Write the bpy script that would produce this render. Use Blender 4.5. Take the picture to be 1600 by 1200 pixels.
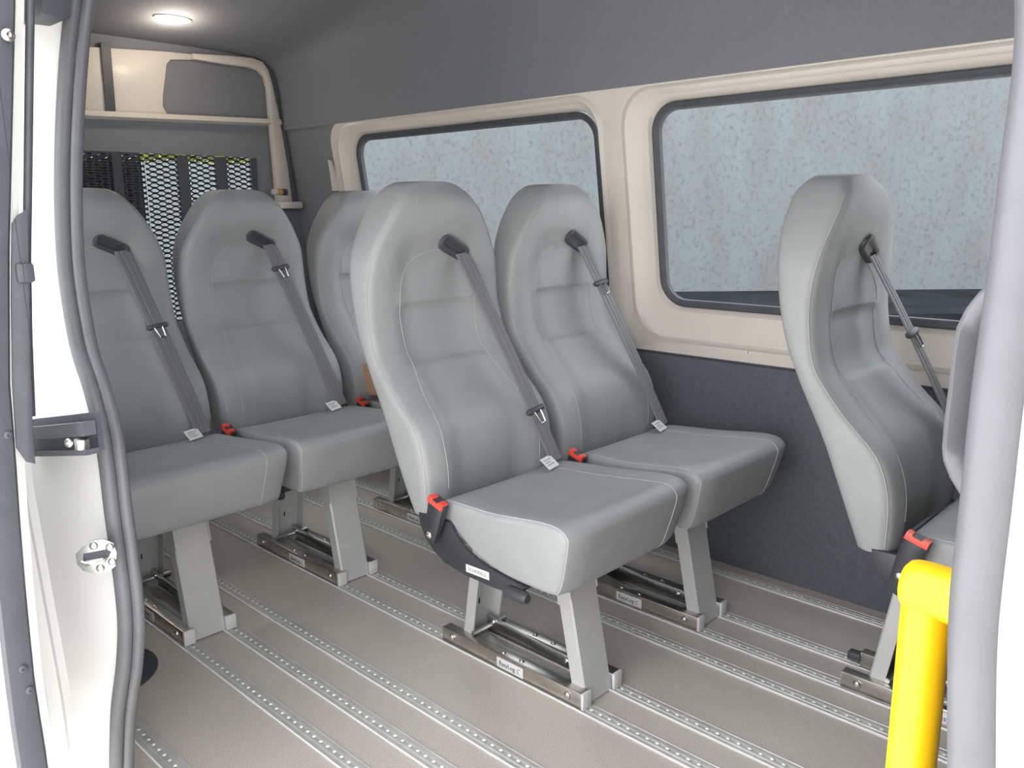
import bpy, bmesh, math, random
from mathutils import Vector, Matrix
random.seed(4)
for o in list(bpy.data.objects): bpy.data.objects.remove(o)
SC = bpy.context.scene
COL = SC.collection
# ------------------------------------------------------------------ camera
F_PX, CX, CY, EYE = 1310.36, 800.0, 600.0, 1.044
YAW, PITCH, ROLL = math.radians(43.662), math.radians(11.864), math.radians(0.498)
fw = Vector((-math.sin(YAW)*math.cos(PITCH), math.cos(YAW)*math.cos(PITCH), -math.sin(PITCH)))
rt = Vector((math.cos(YAW), math.sin(YAW), 0)); dn = fw.cross(rt)
rt2 = rt*math.cos(ROLL) + dn*math.sin(ROLL); dn2 = -rt*math.sin(ROLL) + dn*math.cos(ROLL)
cd = bpy.data.cameras.new('camera'); cam = bpy.data.objects.new('camera', cd); COL.objects.link(cam)
cd.sensor_width = 36; cd.lens = F_PX/1600*36; cd.clip_start = 0.02; cd.clip_end = 300
M = Matrix.Identity(4)
for i in range(3): M[i][0] = rt2[i]; M[i][1] = -dn2[i]; M[i][2] = -fw[i]
M[2][3] = EYE
cam.matrix_world = M; SC.camera = cam
EYEP = Vector((0, 0, EYE))
def ray(u, v): return rt2*(u-CX) + dn2*(v-CY) + fw*F_PX
def on_y(u, v, y): d = ray(u, v); return EYEP + d*(y/d.y)
def on_x(u, v, x): d = ray(u, v); return EYEP + d*(x/d.x)
def on_z(u, v, z=0): d = ray(u, v); return EYEP + d*((z-EYE)/d.z)
# ------------------------------------------------------------------ sky and exposure
w = bpy.data.worlds.new('overcast_sky'); SC.world = w; w.use_nodes = True
bgn = w.node_tree.nodes['Background']
bgn.inputs[0].default_value = (0.97, 0.975, 1.0, 1); bgn.inputs[1].default_value = 3.2
SC.view_settings.view_transform = 'Standard'; SC.view_settings.look = 'None'
SC.view_settings.exposure = 0.60; SC.view_settings.gamma = 1
SC.view_settings.use_curve_mapping = False
sd = bpy.data.lights.new('veiled_sun', 'SUN'); sd.energy = 11.0; sd.angle = math.radians(12); sd.color = (1, .95, .88)
so = bpy.data.objects.new('veiled_sun', sd); COL.objects.link(so)
so.rotation_euler = Vector((0.72, 0.0, -0.70)).to_track_quat('-Z', 'Y').to_euler()
# light portals only guide sampling of the sky through the doorway and the added near-side window
def portal(loc, rx, ry, rot):
    l = bpy.data.lights.new('opening_portal', 'AREA'); l.shape = 'RECTANGLE'; l.size = rx; l.size_y = ry
    l.cycles.is_portal = True
    o = bpy.data.objects.new('opening_portal', l); COL.objects.link(o); o.location = loc; o.rotation_euler = rot
portal((-0.75, .36, .75), 1.6, 1.9, (math.radians(90), 0, 0))
portal((-2.30, .36, 1.04), 1.2, .62, (math.radians(90), 0, 0))

# ------------------------------------------------------------------ materials
MATS = {}
def mat(name, col, rough=.5, metal=0., noise=0., nscale=40., bump=0., bscale=200., spec=.5, emit=None, estr=0., coat=0.):
    if name in MATS: return MATS[name]
    m = bpy.data.materials.new(name); m.use_nodes = True; nt = m.node_tree; N = nt.nodes; L = nt.links
    b = N['Principled BSDF']
    b.inputs['Base Color'].default_value = (*col, 1); b.inputs['Roughness'].default_value = rough
    b.inputs['Metallic'].default_value = metal; b.inputs['Specular IOR Level'].default_value = spec
    b.inputs['Coat Weight'].default_value = coat
    tc = N.new('ShaderNodeTexCoord')
    if noise > 0:
        n = N.new('ShaderNodeTexNoise'); n.inputs['Scale'].default_value = nscale; n.inputs['Detail'].default_value = 6
        L.new(tc.outputs['Object'], n.inputs['Vector'])
        r = N.new('ShaderNodeValToRGB'); r.color_ramp.elements[0].position = .3; r.color_ramp.elements[1].position = .7
        r.color_ramp.elements[0].color = (*[max(0, c*(1-noise)) for c in col], 1)
        r.color_ramp.elements[1].color = (*[min(1, c*(1+noise)) for c in col], 1)
        L.new(n.outputs['Fac'], r.inputs['Fac']); L.new(r.outputs['Color'], b.inputs['Base Color'])
    if bump > 0:
        n2 = N.new('ShaderNodeTexNoise'); n2.inputs['Scale'].default_value = bscale; n2.inputs['Detail'].default_value = 3
        L.new(tc.outputs['Object'], n2.inputs['Vector'])
        bp = N.new('ShaderNodeBump'); bp.inputs['Strength'].default_value = bump; bp.inputs['Distance'].default_value = .002
        L.new(n2.outputs['Fac'], bp.inputs['Height']); L.new(bp.outputs['Normal'], b.inputs['Normal'])
    if emit:
        b.inputs['Emission Color'].default_value = (*emit, 1); b.inputs['Emission Strength'].default_value = estr
    MATS[name] = m; return m
vinyl = mat('grey_vinyl', (.278, .286, .290), .50, noise=.04, nscale=14, bump=.10, bscale=900, spec=.45)
thread = mat('pale_thread', (.40, .41, .41), .7, noise=.1, nscale=400)
blackp = mat('black_plastic', (.035, .036, .042), .42, noise=.1, nscale=60, bump=.1, bscale=700)
redp = mat('red_plastic', (.72, .075, .05), .4, noise=.05, nscale=80)
webbing = mat('belt_webbing', (.155, .155, .165), .6, noise=.18, nscale=500, bump=.2, bscale=900)
guidep = mat('belt_guide_plastic', (.06, .062, .07), .5, noise=.1, nscale=100)
steel = mat('bright_steel', (.62, .61, .59), .28, 1., noise=.08, nscale=50)
zinc = mat('galvanised_steel', (.56, .58, .56), .36, 1., noise=.14, nscale=30)
stain = mat('brushed_beam_steel', (.56, .53, .49), .34, 1., noise=.1, nscale=30, bump=.06, bscale=300)
alu = mat('anodised_rail', (.52, .51, .49), .42, .25, noise=.1, nscale=25)
alu_b = mat('rail_glint_white', (.93, .92, .90), .25, .0, noise=.05, nscale=30)  # near-white colour stands in for glints on rail dots and near edge
legm = mat('silver_leg_paint', (.50, .50, .49), .42, .15, noise=.03, nscale=20)
capm = mat('pale_cap_plastic', (.60, .60, .60), .45, noise=.05, nscale=60)
white_s = mat('white_sticker', (.62, .62, .61), .5, noise=.02, nscale=80)
inkd = mat('dark_ink', (.05, .05, .05), .6, noise=.1, nscale=300)
inkg = mat('grey_ink', (.16, .16, .17), .6, noise=.1, nscale=300)
paint = mat('interior_paint', (.62, .57, .52), .45, noise=.03, nscale=5, bump=.03, bscale=120, coat=.05)
bodyw = mat('body_white_paint', (.80, .80, .79), .28, noise=.02, nscale=4, coat=.4)
liner = mat('headliner_felt', (.200, .206, .226), .9, noise=.08, nscale=260, bump=.25, bscale=700, spec=.1)
lowtrim = mat('lower_wall_felt', (.108, .114, .128), .85, noise=.10, nscale=120, bump=.2, bscale=600, spec=.15)
gasket = mat('window_rubber', (.055, .060, .070), .6, noise=.1, nscale=40)
sealm = mat('door_seal_rubber', (.112, .115, .126), .48, noise=.06, nscale=30, spec=.5)
doortrim = mat('door_trim_plastic', (.060, .066, .080), .5, noise=.1, nscale=20, bump=.15, bscale=500)
yellow = mat('yellow_powder_coat', (.78, .46, .006), .36, noise=.03, nscale=30)
moulded = mat('moulded_grey_plastic', (.125, .126, .14), .45, noise=.04, nscale=40, bump=.1, bscale=800)
cardb = mat('brown_cardboard', (.42, .24, .15), .8, noise=.1, nscale=60)
grillm = mat('grille_black', (.045, .048, .056), .6, noise=.1, nscale=60)
lampm = mat('warm_lamp_lens', (.9, .8, .6), .3, noise=.02, nscale=50, emit=(1, .62, .30), estr=4)
disc_m = mat('dark_rubber_disc', (.05, .055, .065), .6, noise=.1, nscale=60)
orange = mat('amber_buffer', (.55, .28, .10), .4, noise=.1, nscale=40)

def floor_mat():
    m = bpy.data.materials.new('speckled_vinyl_floor'); m.use_nodes = True; N = m.node_tree.nodes; L = m.node_tree.links
    b = N['Principled BSDF']; b.inputs['Roughness'].default_value = .42; b.inputs['Specular IOR Level'].default_value = .45
    tc = N.new('ShaderNodeTexCoord')
    n = N.new('ShaderNodeTexNoise'); n.inputs['Scale'].default_value = 520; n.inputs['Detail'].default_value = 3
    n2 = N.new('ShaderNodeTexNoise'); n2.inputs['Scale'].default_value = 5; n2.inputs['Detail'].default_value = 4
    r = N.new('ShaderNodeValToRGB'); e = r.color_ramp.elements
    e[0].position = .34; e[0].color = (.33, .305, .278, 1); e[1].position = .66; e[1].color = (.64, .595, .545, 1)
    L.new(tc.outputs['Object'], n.inputs['Vector']); L.new(tc.outputs['Object'], n2.inputs['Vector'])
    L.new(n.outputs['Fac'], r.inputs['Fac'])
    mx = N.new('ShaderNodeMix'); mx.data_type = 'RGBA'; mx.blend_type = 'MULTIPLY'; mx.inputs[0].default_value = .35
    r2 = N.new('ShaderNodeValToRGB'); r2.color_ramp.elements[0].color = (.7, .7, .7, 1); r2.color_ramp.elements[1].color = (1.1, 1.08, 1.05, 1)
    L.new(n2.outputs['Fac'], r2.inputs['Fac']); L.new(r.outputs['Color'], mx.inputs[6]); L.new(r2.outputs['Color'], mx.inputs[7])
    L.new(mx.outputs[2], b.inputs['Base Color'])
    bp = N.new('ShaderNodeBump'); bp.inputs['Strength'].default_value = .05; bp.inputs['Distance'].default_value = .001
    L.new(n.outputs['Fac'], bp.inputs['Height']); L.new(bp.outputs['Normal'], b.inputs['Normal'])
    return m
floorm = floor_mat()

def glass_mat(name, tint, refl=.05):
    m = bpy.data.materials.new(name); m.use_nodes = True; N = m.node_tree.nodes; L = m.node_tree.links
    N.remove(N['Principled BSDF'])
    t = N.new('ShaderNodeBsdfTransparent'); g = N.new('ShaderNodeBsdfGlossy'); g.inputs['Roughness'].default_value = .02
    t.inputs[0].default_value = (*tint, 1)
    n = N.new('ShaderNodeTexNoise'); n.inputs['Scale'].default_value = 3
    mr = N.new('ShaderNodeMapRange'); mr.inputs['To Min'].default_value = refl*.8; mr.inputs['To Max'].default_value = refl*1.2
    L.new(n.outputs['Fac'], mr.inputs['Value'])
    mx = N.new('ShaderNodeMixShader'); L.new(mr.outputs[0], mx.inputs[0]); L.new(t.outputs[0], mx.inputs[1]); L.new(g.outputs[0], mx.inputs[2])
    L.new(mx.outputs[0], N['Material Output'].inputs[0]); return m
glassm = glass_mat('tinted_glass', (.66, .70, .71), .006)
clearm = glass_mat('clear_glass', (.90, .92, .92), .04)

def concrete_mat():
    m = bpy.data.materials.new('weathered_concrete'); m.use_nodes = True; N = m.node_tree.nodes; L = m.node_tree.links
    b = N['Principled BSDF']; b.inputs['Roughness'].default_value = .9; b.inputs['Specular IOR Level'].default_value = .1
    tc = N.new('ShaderNodeTexCoord'); mp = N.new('ShaderNodeMapping'); mp.inputs['Scale'].default_value = (1, 1, .85)
    L.new(tc.outputs['Object'], mp.inputs['Vector'])
    n = N.new('ShaderNodeTexNoise'); n.inputs['Scale'].default_value = 13.0; n.inputs['Detail'].default_value = 6; n.inputs['Roughness'].default_value = .62
    L.new(mp.outputs[0], n.inputs['Vector'])
    r = N.new('ShaderNodeValToRGB'); e = r.color_ramp.elements
    e[0].position = .28; e[0].color = (.155, .162, .164, 1); e[1].position = .50; e[1].color = (.212, .229, .232, 1)
    L.new(n.outputs['Fac'], r.inputs['Fac'])
    mp2 = N.new('ShaderNodeMapping'); mp2.inputs['Scale'].default_value = (1.4, 1.4, .5); L.new(tc.outputs['Object'], mp2.inputs['Vector'])
    n2 = N.new('ShaderNodeTexNoise'); n2.inputs['Scale'].default_value = 1.6; n2.inputs['Detail'].default_value = 4; L.new(mp2.outputs[0], n2.inputs['Vector'])
    r2 = N.new('ShaderNodeValToRGB'); r2.color_ramp.elements[0].position = .3; r2.color_ramp.elements[1].position = .7
    r2.color_ramp.elements[0].color = (.96, .88, .88, 1); r2.color_ramp.elements[1].color = (1.0, 1.03, 1.03, 1)
    L.new(n2.outputs['Fac'], r2.inputs['Fac'])
    mx = N.new('ShaderNodeMix'); mx.data_type = 'RGBA'; mx.blend_type = 'MULTIPLY'; mx.inputs[0].default_value = 1
    L.new(r.outputs['Color'], mx.inputs[6]); L.new(r2.outputs['Color'], mx.inputs[7]); L.new(mx.outputs[2], b.inputs['Base Color'])
    return m
concm = concrete_mat()
asph = mat('dark_asphalt', (.007, .008, .009), .9, noise=.5, nscale=1.5, spec=.1)
asph2 = mat('grey_roadway', (.020, .023, .025), .9, noise=.35, nscale=1.2, spec=.1)
pave = mat('pale_paving', (.54, .53, .51), .9, noise=.08, nscale=3)
whitew = mat('white_render', (.34, .36, .36), .9, noise=.06, nscale=3)
leafm = mat('yellow_green_leaves', (.36, .38, .06), .7, noise=.35, nscale=3)

# ------------------------------------------------------------------ mesh helpers
def finish(name, bm, m, parent=None, smooth=40, loc=None):
    bmesh.ops.recalc_face_normals(bm, faces=bm.faces)
    me = bpy.data.meshes.new(name); bm.to_mesh(me); bm.free()
    if smooth:
        for p in me.polygons: p.use_smooth = True
        me.set_sharp_from_angle(angle=math.radians(smooth))
    me.materials.append(m)
    return link(name, me, parent, loc)
def link(name, me, parent=None, loc=None):
    o = bpy.data.objects.new(name, me); COL.objects.link(o)
    if parent: o.parent = parent
    if loc: o.location = loc
    return o
def tag(o, label=None, cat=None, group=None, kind=None):
    if label: o['label'] = label
    if cat: o['category'] = cat
    if group: o['group'] = group
    if kind: o['kind'] = kind
    return o
def thing(name, label, cat, loc=(0, 0, 0), group=None):
    o = bpy.data.objects.new(name, None); COL.objects.link(o); o.location = loc; o.empty_display_size = .1
    return tag(o, label, cat, group)
def struct(o): o['kind'] = 'structure'; return o
def add_box(bm, a, b, bev=0., mtx=None):
    r = bmesh.ops.create_cube(bm, size=1)
    vs = r['verts']
    c = [(a[i]+b[i])/2 for i in range(3)]; s = [abs(b[i]-a[i]) for i in range(3)]
    for v in vs: v.co = Vector((c[0]+v.co.x*s[0], c[1]+v.co.y*s[1], c[2]+v.co.z*s[2]))
    if mtx is not None:
        for v in vs: v.co = mtx @ v.co
    if bev > 0:
        es = list({e for v in vs for e in v.link_edges})
        bmesh.ops.bevel(bm, geom=es, offset=bev, segments=2, affect='EDGES', profile=.5)
def box(name, a, b, m, parent=None, bev=0., mtx=None):
    bm = bmesh.new(); add_box(bm, a, b, bev, mtx); return finish(name, bm, m, parent)
def add_loft(bm, rings, cap=True, closed=True, loop=False):
    R = [[bm.verts.new(p) for p in r] for r in rings]; n = len(R[0])
    pairs = list(zip(R, R[1:])) + ([(R[-1], R[0])] if loop else [])
    for A, B in pairs:
        for i in range(n if closed else n-1):
            j = (i+1) % n
            try: bm.faces.new((A[i], A[j], B[j], B[i]))
            except ValueError: pass
    if cap and closed and not loop:
        bm.faces.new(R[0][::-1]); bm.faces.new(R[-1])
    return R
def add_tube(bm, pts, r, seg=12, loop=False, squash=None):
    pts = [Vector(p) for p in pts]; rings = []; n = len(pts)
    up = Vector((0, 0, 1)); prev = None
    for i, p in enumerate(pts):
        a = pts[i-1] if (i > 0 or loop) else p; b = pts[(i+1) % n] if (i < n-1 or loop) else p
        t = (b-a).normalized()
        if prev is None:
            u = t.cross(up)
            if u.length < .1: u = t.cross(Vector((0, 1, 0)))
            u.normalize()
        else: u = (prev - t*prev.dot(t)).normalized()
        prev = u; v = t.cross(u)
        rr = r[i] if isinstance(r, (list, tuple)) else r
        rings.append([p + (u*math.cos(2*math.pi*k/seg) + v*math.sin(2*math.pi*k/seg))*rr for k in range(seg)])
    add_loft(bm, rings, loop=loop)
def tube(name, pts, r, m, parent=None, seg=12, loop=False):
    bm = bmesh.new(); add_tube(bm, pts, r, seg, loop); return finish(name, bm, m, parent, 50)
def add_prism(bm, poly, ext, bev=0.):
    """poly: list of Vector; ext: Vector"""
    R = [[bm.verts.new(p) for p in poly], [bm.verts.new(Vector(p)+ext) for p in poly]]; n = len(poly)
    fs = [bm.faces.new(R[0][::-1]), bm.faces.new(R[1])]
    for i in range(n): fs.append(bm.faces.new((R[0][i], R[0][(i+1) % n], R[1][(i+1) % n], R[1][i])))
    if bev > 0:
        es = [e for f in fs[:2] for e in f.edges]
        bmesh.ops.recalc_face_normals(bm, faces=fs)
        bmesh.ops.bevel(bm, geom=es, offset=bev, segments=2, affect='EDGES', profile=.5)
def prism(name, poly, ext, m, parent=None, bev=0., smooth=40):
    bm = bmesh.new(); add_prism(bm, [Vector(p) for p in poly], Vector(ext), bev); return finish(name, bm, m, parent, smooth)
def interp(tab, x):
    if x <= tab[0][0]: return tab[0][1]
    for (a, b), (c, d) in zip(tab, tab[1:]):
        if x <= c: return b + (d-b)*(x-a)/(c-a)
    return tab[-1][1]
def smooth_tab(tab, n=60):
    """Catmull-Rom resample of a monotone table"""
    out = []
    P = [tab[0]] + list(tab) + [tab[-1]]
    for i in range(1, len(P)-2):
        p0, p1, p2, p3 = P[i-1], P[i], P[i+1], P[i+2]
        for k in range(8):
            t = k/8
            out.append(tuple(.5*((2*p1[c]) + (-p0[c]+p2[c])*t + (2*p0[c]-5*p1[c]+4*p2[c]-p3[c])*t*t + (-p0[c]+3*p1[c]-3*p2[c]+p3[c])*t**3) for c in range(len(p1))))
    out.append(tuple(tab[-1])); return out
def sstep(a, b, x):
    t = max(0, min(1, (x-a)/(b-a))); return t*t*(3-2*t)
def bolt_mesh(name, r, h, m=steel):
    """dome head on +z with socket"""
    bm = bmesh.new(); S = 14; prof = [(r, 0), (r, h*.35), (r*.85, h*.75), (r*.5, h), (r*.34, h), (r*.30, h*.55), (0.0005, h*.5)]
    add_loft(bm, [[Vector((a*math.cos(2*math.pi*k/S), a*math.sin(2*math.pi*k/S), z)) for k in range(S)] for a, z in prof])
    bmesh.ops.recalc_face_normals(bm, faces=bm.faces)
    me = bpy.data.meshes.new(name); bm.to_mesh(me); bm.free()
    for p in me.polygons: p.use_smooth = True
    me.set_sharp_from_angle(angle=math.radians(40)); me.materials.append(m); return me
BOLT = bolt_mesh('bolt', .0085, .006)
SCREW = bolt_mesh('screw', .0065, .004)
DARKSCREW = bolt_mesh('trim_screw', .006, .003, MATS['door_trim_plastic'])
def bolt(parent, loc, direction, me=BOLT, name='bolt'):
    o = link(name, me, parent); o.location = loc
    o.rotation_euler = Vector(direction).to_track_quat('Z', 'Y').to_euler(); return o
def text_mesh(name, s, size, m, parent, origin, xdir, zdir):
    cu = bpy.data.curves.new(name, 'FONT'); cu.body = s; cu.size = size; cu.extrude = .0002; cu.align_x = 'CENTER'; cu.align_y = 'CENTER'
    cu.resolution_u = 3
    t = bpy.data.objects.new('tmp_text', cu); COL.objects.link(t)
    dg = bpy.context.evaluated_depsgraph_get(); me = bpy.data.meshes.new_from_object(t.evaluated_get(dg))
    bpy.data.objects.remove(t); bpy.data.curves.remove(cu)
    X = Vector(xdir).normalized(); Z = Vector(zdir).normalized(); Nn = X.cross(Z)
    mt = Matrix(((X.x, Z.x, Nn.x, origin[0]), (X.y, Z.y, Nn.y, origin[1]), (X.z, Z.z, Nn.z, origin[2]), (0, 0, 0, 1)))
    me.transform(mt); me.name = name; me.materials.clear(); me.materials.append(m)
    return link(name, me, parent)

# ------------------------------------------------------------------ the van shell
YC = 1.3165                                     # centre line of the cabin
X_REAR, X_FRONT = -3.20, 1.25
WALL = [(0, 2.128), (.10, 2.122), (.615, 2.10), (1.372, 1.988)]
def wy(z): return interp(WALL, z)
# floor and seat rails
fl = struct(box('floor', (X_REAR, .50, -.04), (X_FRONT, 2.14, 0), floorm))
RAILS = [.578, .811, .924, 1.036, 1.262, 1.371, 1.609, 1.718, 1.833, 2.062]
SEG_X0, SEG_X1 = X_REAR+.05, X_FRONT-.05
def rail_section(): # (y, z, part)
    return [(-.021, .0002), (-.0205, .0032), (-.0165, .0036), (-.0155, .0016), (-.0075, .0018), (-.0065, .0042), (-.0022, .0042), (-.002, .0008),
            (.0065, .0008), (.0067, .0042), (.0110, .0042), (.0120, .0018), (.0195, .0016), (.0205, .0030), (.021, .0002)]
bm = bmesh.new()
sec = rail_section()
add_loft(bm, [[Vector((x, y, z)) for y, z in sec] for x in (SEG_X0, SEG_X1)])
bmesh.ops.recalc_face_normals(bm, faces=bm.faces)
RAILME = bpy.data.meshes.new('seat_rail'); bm.to_mesh(RAILME); bm.free(); RAILME.materials.append(alu)
bm = bmesh.new(); add_box(bm, (SEG_X0, -.0214, .0034), (SEG_X1, -.0176, .0048), .0006)
bmesh.ops.recalc_face_normals(bm, faces=bm.faces)
EDGEME = bpy.data.meshes.new('rail_edge'); bm.to_mesh(EDGEME); bm.free(); EDGEME.materials.append(alu_b)
bm = bmesh.new(); x = SEG_X0+.02
while x < SEG_X1-.02:                           # near-white lobes stand for the glints along the locking holes
    S = 6
    top = bm.verts.new((x, .0022, .0062)); ring = [bm.verts.new((x+.0046*math.cos(2*math.pi*k/S), .0022+.0044*math.sin(2*math.pi*k/S), .0034)) for k in range(S)]
    for k in range(S): bm.faces.new((ring[k], ring[(k+1) % S], top))
    x += .0236
bmesh.ops.recalc_face_normals(bm, faces=bm.faces)
LOBEME = bpy.data.meshes.new('rail_lobes'); bm.to_mesh(LOBEME); bm.free(); LOBEME.materials.append(alu_b)
for p in LOBEME.polygons: p.use_smooth = True
for y in RAILS:
    r = link('seat_rail', RAILME, fl); r.location = (0, y, 0)
    e = link('rail_edge', EDGEME, r); l = link('rail_lobes', LOBEME, r); l['kind'] = 'stuff'

# far side wall: lower felt panel, painted upper wall with window recesses
bm = bmesh.new()
add_loft(bm, [[Vector((X_REAR-.06, wy(z), z)), Vector((X_FRONT, wy(z), z)), Vector((X_FRONT, wy(z)+.03, z)), Vector((X_REAR-.06, wy(z)+.03, z))] for z in (0, .1, .3, .606, .614)])
wall_low = struct(finish('wall_right', bm, lowtrim, smooth=30))
bm = bmesh.new(); add_tube(bm, [(x, wy(.616)-.001, .616) for x in (X_REAR+.45, -1.5, X_FRONT)], .004, 6)
struct(finish('trim_1', bm, gasket))
def rr(x0, x1, z0, z1, rads, n=8, m=6):
    """rounded rectangle, fixed topology, corners order: (x0,z0),(x1,z0),(x1,z1),(x0,z1)"""
    pts = []; C = [(x0, z0, 180), (x1, z0, 270), (x1, z1, 0), (x0, z1, 90)]
    for i, (cx, cz, a0) in enumerate(C):
        r = rads[i]; ox = cx + (r if cx == x0 else -r); oz = cz + (r if cz == z0 else -r)
        arc = [(ox+r*math.cos(math.radians(a0+90*k/n)), oz+r*math.sin(math.radians(a0+90*k/n))) for k in range(n+1)]
        pts += arc
        nx, nz, _ = C[(i+1) % 4]; r2 = rads[(i+1) % 4]; a1 = C[(i+1) % 4][2]
        ox2 = nx + (r2 if nx == x0 else -r2); oz2 = nz + (r2 if nz == z0 else -r2)
        e = (ox2+r2*math.cos(math.radians(a1)), oz2+r2*math.sin(math.radians(a1)))
        for k in range(1, m): pts.append((arc[-1][0]+(e[0]-arc[-1][0])*k/m, arc[-1][1]+(e[1]-arc[-1][1])*k/m))
    return pts
def wp(x, z, d): return Vector((x, wy(z)+d, z))
WIN = [((-2.745, -1.600), (-2.885, -1.5205), (.001, .001, .001, .085)), ((-1.372, -.20), (-1.520, -.05), (.001, .001, .001, .001))]
ZB, ZT = .778, 1.302
for i, ((gx0, gx1), (cx0, cx1), crad) in enumerate(WIN):
    bm = bmesh.new()
    rings = [[wp(x, z, 0) for x, z in rr(cx0, cx1, .618, 1.376, crad)]]
    for el, er, eb, et, r, d in [(.105, .058, .125, .062, .10, .0), (.098, .052, .118, .057, .10, -.006), (.088, .046, .108, .052, .097, -.008),
                            (.075, .040, .095, .046, .094, .0), (.058, .036, .070, .041, .09, .014), (.042, .032, .050, .034, .085, .018), (.030, .028, .034, .029, .08, .021), (.021, .021, .021, .021, .075, .034)]:
        if i == 1: el, er = el, max(er, .03)
        rings.append([wp(x, z, d) for x, z in rr(gx0-el, gx1+er, ZB-eb, ZT+et, (r,)*4)])
    add_loft(bm, rings, cap=False)
    struct(finish('wall_right_window_panel', bm, paint, smooth=35)).name = 'wall_right_upper'
    # pane and rubber gasket
    bm = bmesh.new(); vs = [bm.verts.new(wp(x, z, .045)) for x, z in rr(gx0-.012, gx1+.012, ZB-.012, ZT+.012, (.07,)*4)]; bm.faces.new(vs)
    pane = struct(finish('window_%d' % (i+1), bm, glassm, smooth=0))
    bm = bmesh.new()
    add_loft(bm, [[wp(x, z, d) for x, z in rr(gx0-e, gx1+e, ZB-e, ZT+e, (.06+e,)*4)] for e, d in [(.0205, .044), (.0205, .026), (.016, .022), (.006, .024), (.0, .030), (-.001, .044)]], cap=False)
    finish('gasket', bm, gasket, pane)
bm = bmesh.new(); add_loft(bm, [[wp(-1.56, z, .006), wp(-1.48, z, .006)] for z in (.618, 1.376)], closed=False, cap=False); struct(finish('trim_6', bm, paint, smooth=0))
# painted wall in front of second window and seam between panels
bm = bmesh.new(); add_loft(bm, [[wp(x, z, 0) for x in (-.05, X_FRONT)] for z in (.618, 1.0, 1.376)], closed=False, cap=False)
struct(finish('wall_right_upper', bm, paint, smooth=0))
# dark felt behind the last window to the rear post
bm = bmesh.new(); add_loft(bm, [[wp(X_REAR-.06, z, .012), wp(-2.86, z, .012)] for z in (.60, 1.0, 1.39)], closed=False, cap=False)
struct(finish('trim_2', bm, liner, smooth=0))
for u, v in [(1000, 531), (1172, 551), (1412, 580)]:
    p = on_y(u, v, 2.1); q = wp(p.x, p.z, -.0015)
    o = struct(link('trim_screw', SCREW, None)); o.name = 'trim_3'; o.location = q; o.scale = (.55, .55, .3)
    o.rotation_euler = Vector((0, -1, .15)).to_track_quat('Z', 'Y').to_euler()

# headliner: one continuous felt shell from window top over the roof
def roof_drop(x): return -.105*sstep(-2.35, -3.45, x) if x < -2.35 else 0
def sstepn(x): t = max(0, min(1, (-2.35-x)/.9)); return t*t*(3-2*t)
HL = [(1.984, 1.368), (1.984, 1.45), (1.980, 1.56), (1.968, 1.66), (1.93, 1.73), (1.85, 1.766), (1.70, 1.785), (YC, 1.79)]
HL = smooth_tab(HL)
full = HL + [(2*YC-y, z) for y, z in HL[-2::-1] if z > 1.63]
bm = bmesh.new()
xs = [X_REAR-.04, -3.1, -3.0, -2.9, -2.8, -2.7, -2.5, -2.35, -1.5, 0, X_FRONT]
add_loft(bm, [[Vector((x, y, z - .135*sstepn(x)*max(0, (z-1.50)/.29))) for y, z in full] for x in xs], closed=False, cap=False)
ceil = struct(finish('ceiling', bm, liner, smooth=60))
def ceil_z(x, y):
    z = interp(sorted([(a, b) for a, b in full]), y); return z - .135*sstepn(x)*max(0, (z-1.50)/.29)
# dome lamp
d = ray(270, 30); t = 1.0
for k in range(4000):
    p = EYEP + d*(k*.0001/12)
    if p.z > ceil_z(p.x, p.y) - .004: break
lp = p
lamp = thing('dome_lamp', 'small lit warm oval dome lamp on the grey ceiling at the rear', 'lamp', (lp.x, lp.y, ceil_z(lp.x, lp.y)))
S = 28
def oval(a, b, z): return [Vector((b*math.cos(2*math.pi*k/S), a*math.sin(2*math.pi*k/S), z)) for k in range(S)]
slope = math.atan2(ceil_z(lp.x+.1, lp.y)-ceil_z(lp.x-.1, lp.y), .2)
sy = math.atan2(ceil_z(lp.x, lp.y+.08)-ceil_z(lp.x, lp.y-.08), .16)
bm = bmesh.new(); add_loft(bm, [oval(.066, .028, .004), oval(.066, .028, -.003), oval(.062, .024, -.005), oval(.058, .021, -.004)], cap=False); finish('bezel', bm, capm, lamp)
bm = bmesh.new(); add_loft(bm, [oval(.058, .021, -.003), oval(.050, .017, -.006), oval(.03, .010, -.008), oval(.005, .003, -.0085)]); finish('lens', bm, lampm, lamp)
lamp.rotation_euler = (sy, -slope, 0)
ld = bpy.data.lights.new('dome_lamp_bulb', 'POINT'); ld.energy = 1.5; ld.color = (1, .86, .70); ld.shadow_soft_size = .03
lo_ = bpy.data.objects.new('dome_lamp_bulb', ld); COL.objects.link(lo_); lo_.parent = lamp; lo_.location = (0, 0, -.055)

# rear end: dark felt door trim, white door frame, shelf lip, mesh grille
def rp(u, v, dx=0): p = on_x(u, v, X_REAR+dx); return p
rear = bmesh.new()
gz0, gz1 = .62, rp(300, 243).z
gy0, gy1 = 1.20, rp(399, 250).y
YR = [2*YC-2.15, 2*YC-gy1, gy1, 2.15]
zt = 1.80
for a, b, c, dd in [(YR[0], YR[1], 0, zt), (YR[1], YR[2], 0, gz0), (YR[1], YR[2], gz1+.004, zt), (YR[2], YR[3], 0, zt)]:
    add_box(rear, (X_REAR-.04, a, c), (X_REAR-.02, b, dd))
rw = struct(finish('wall_rear', rear, liner, smooth=0))
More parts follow.
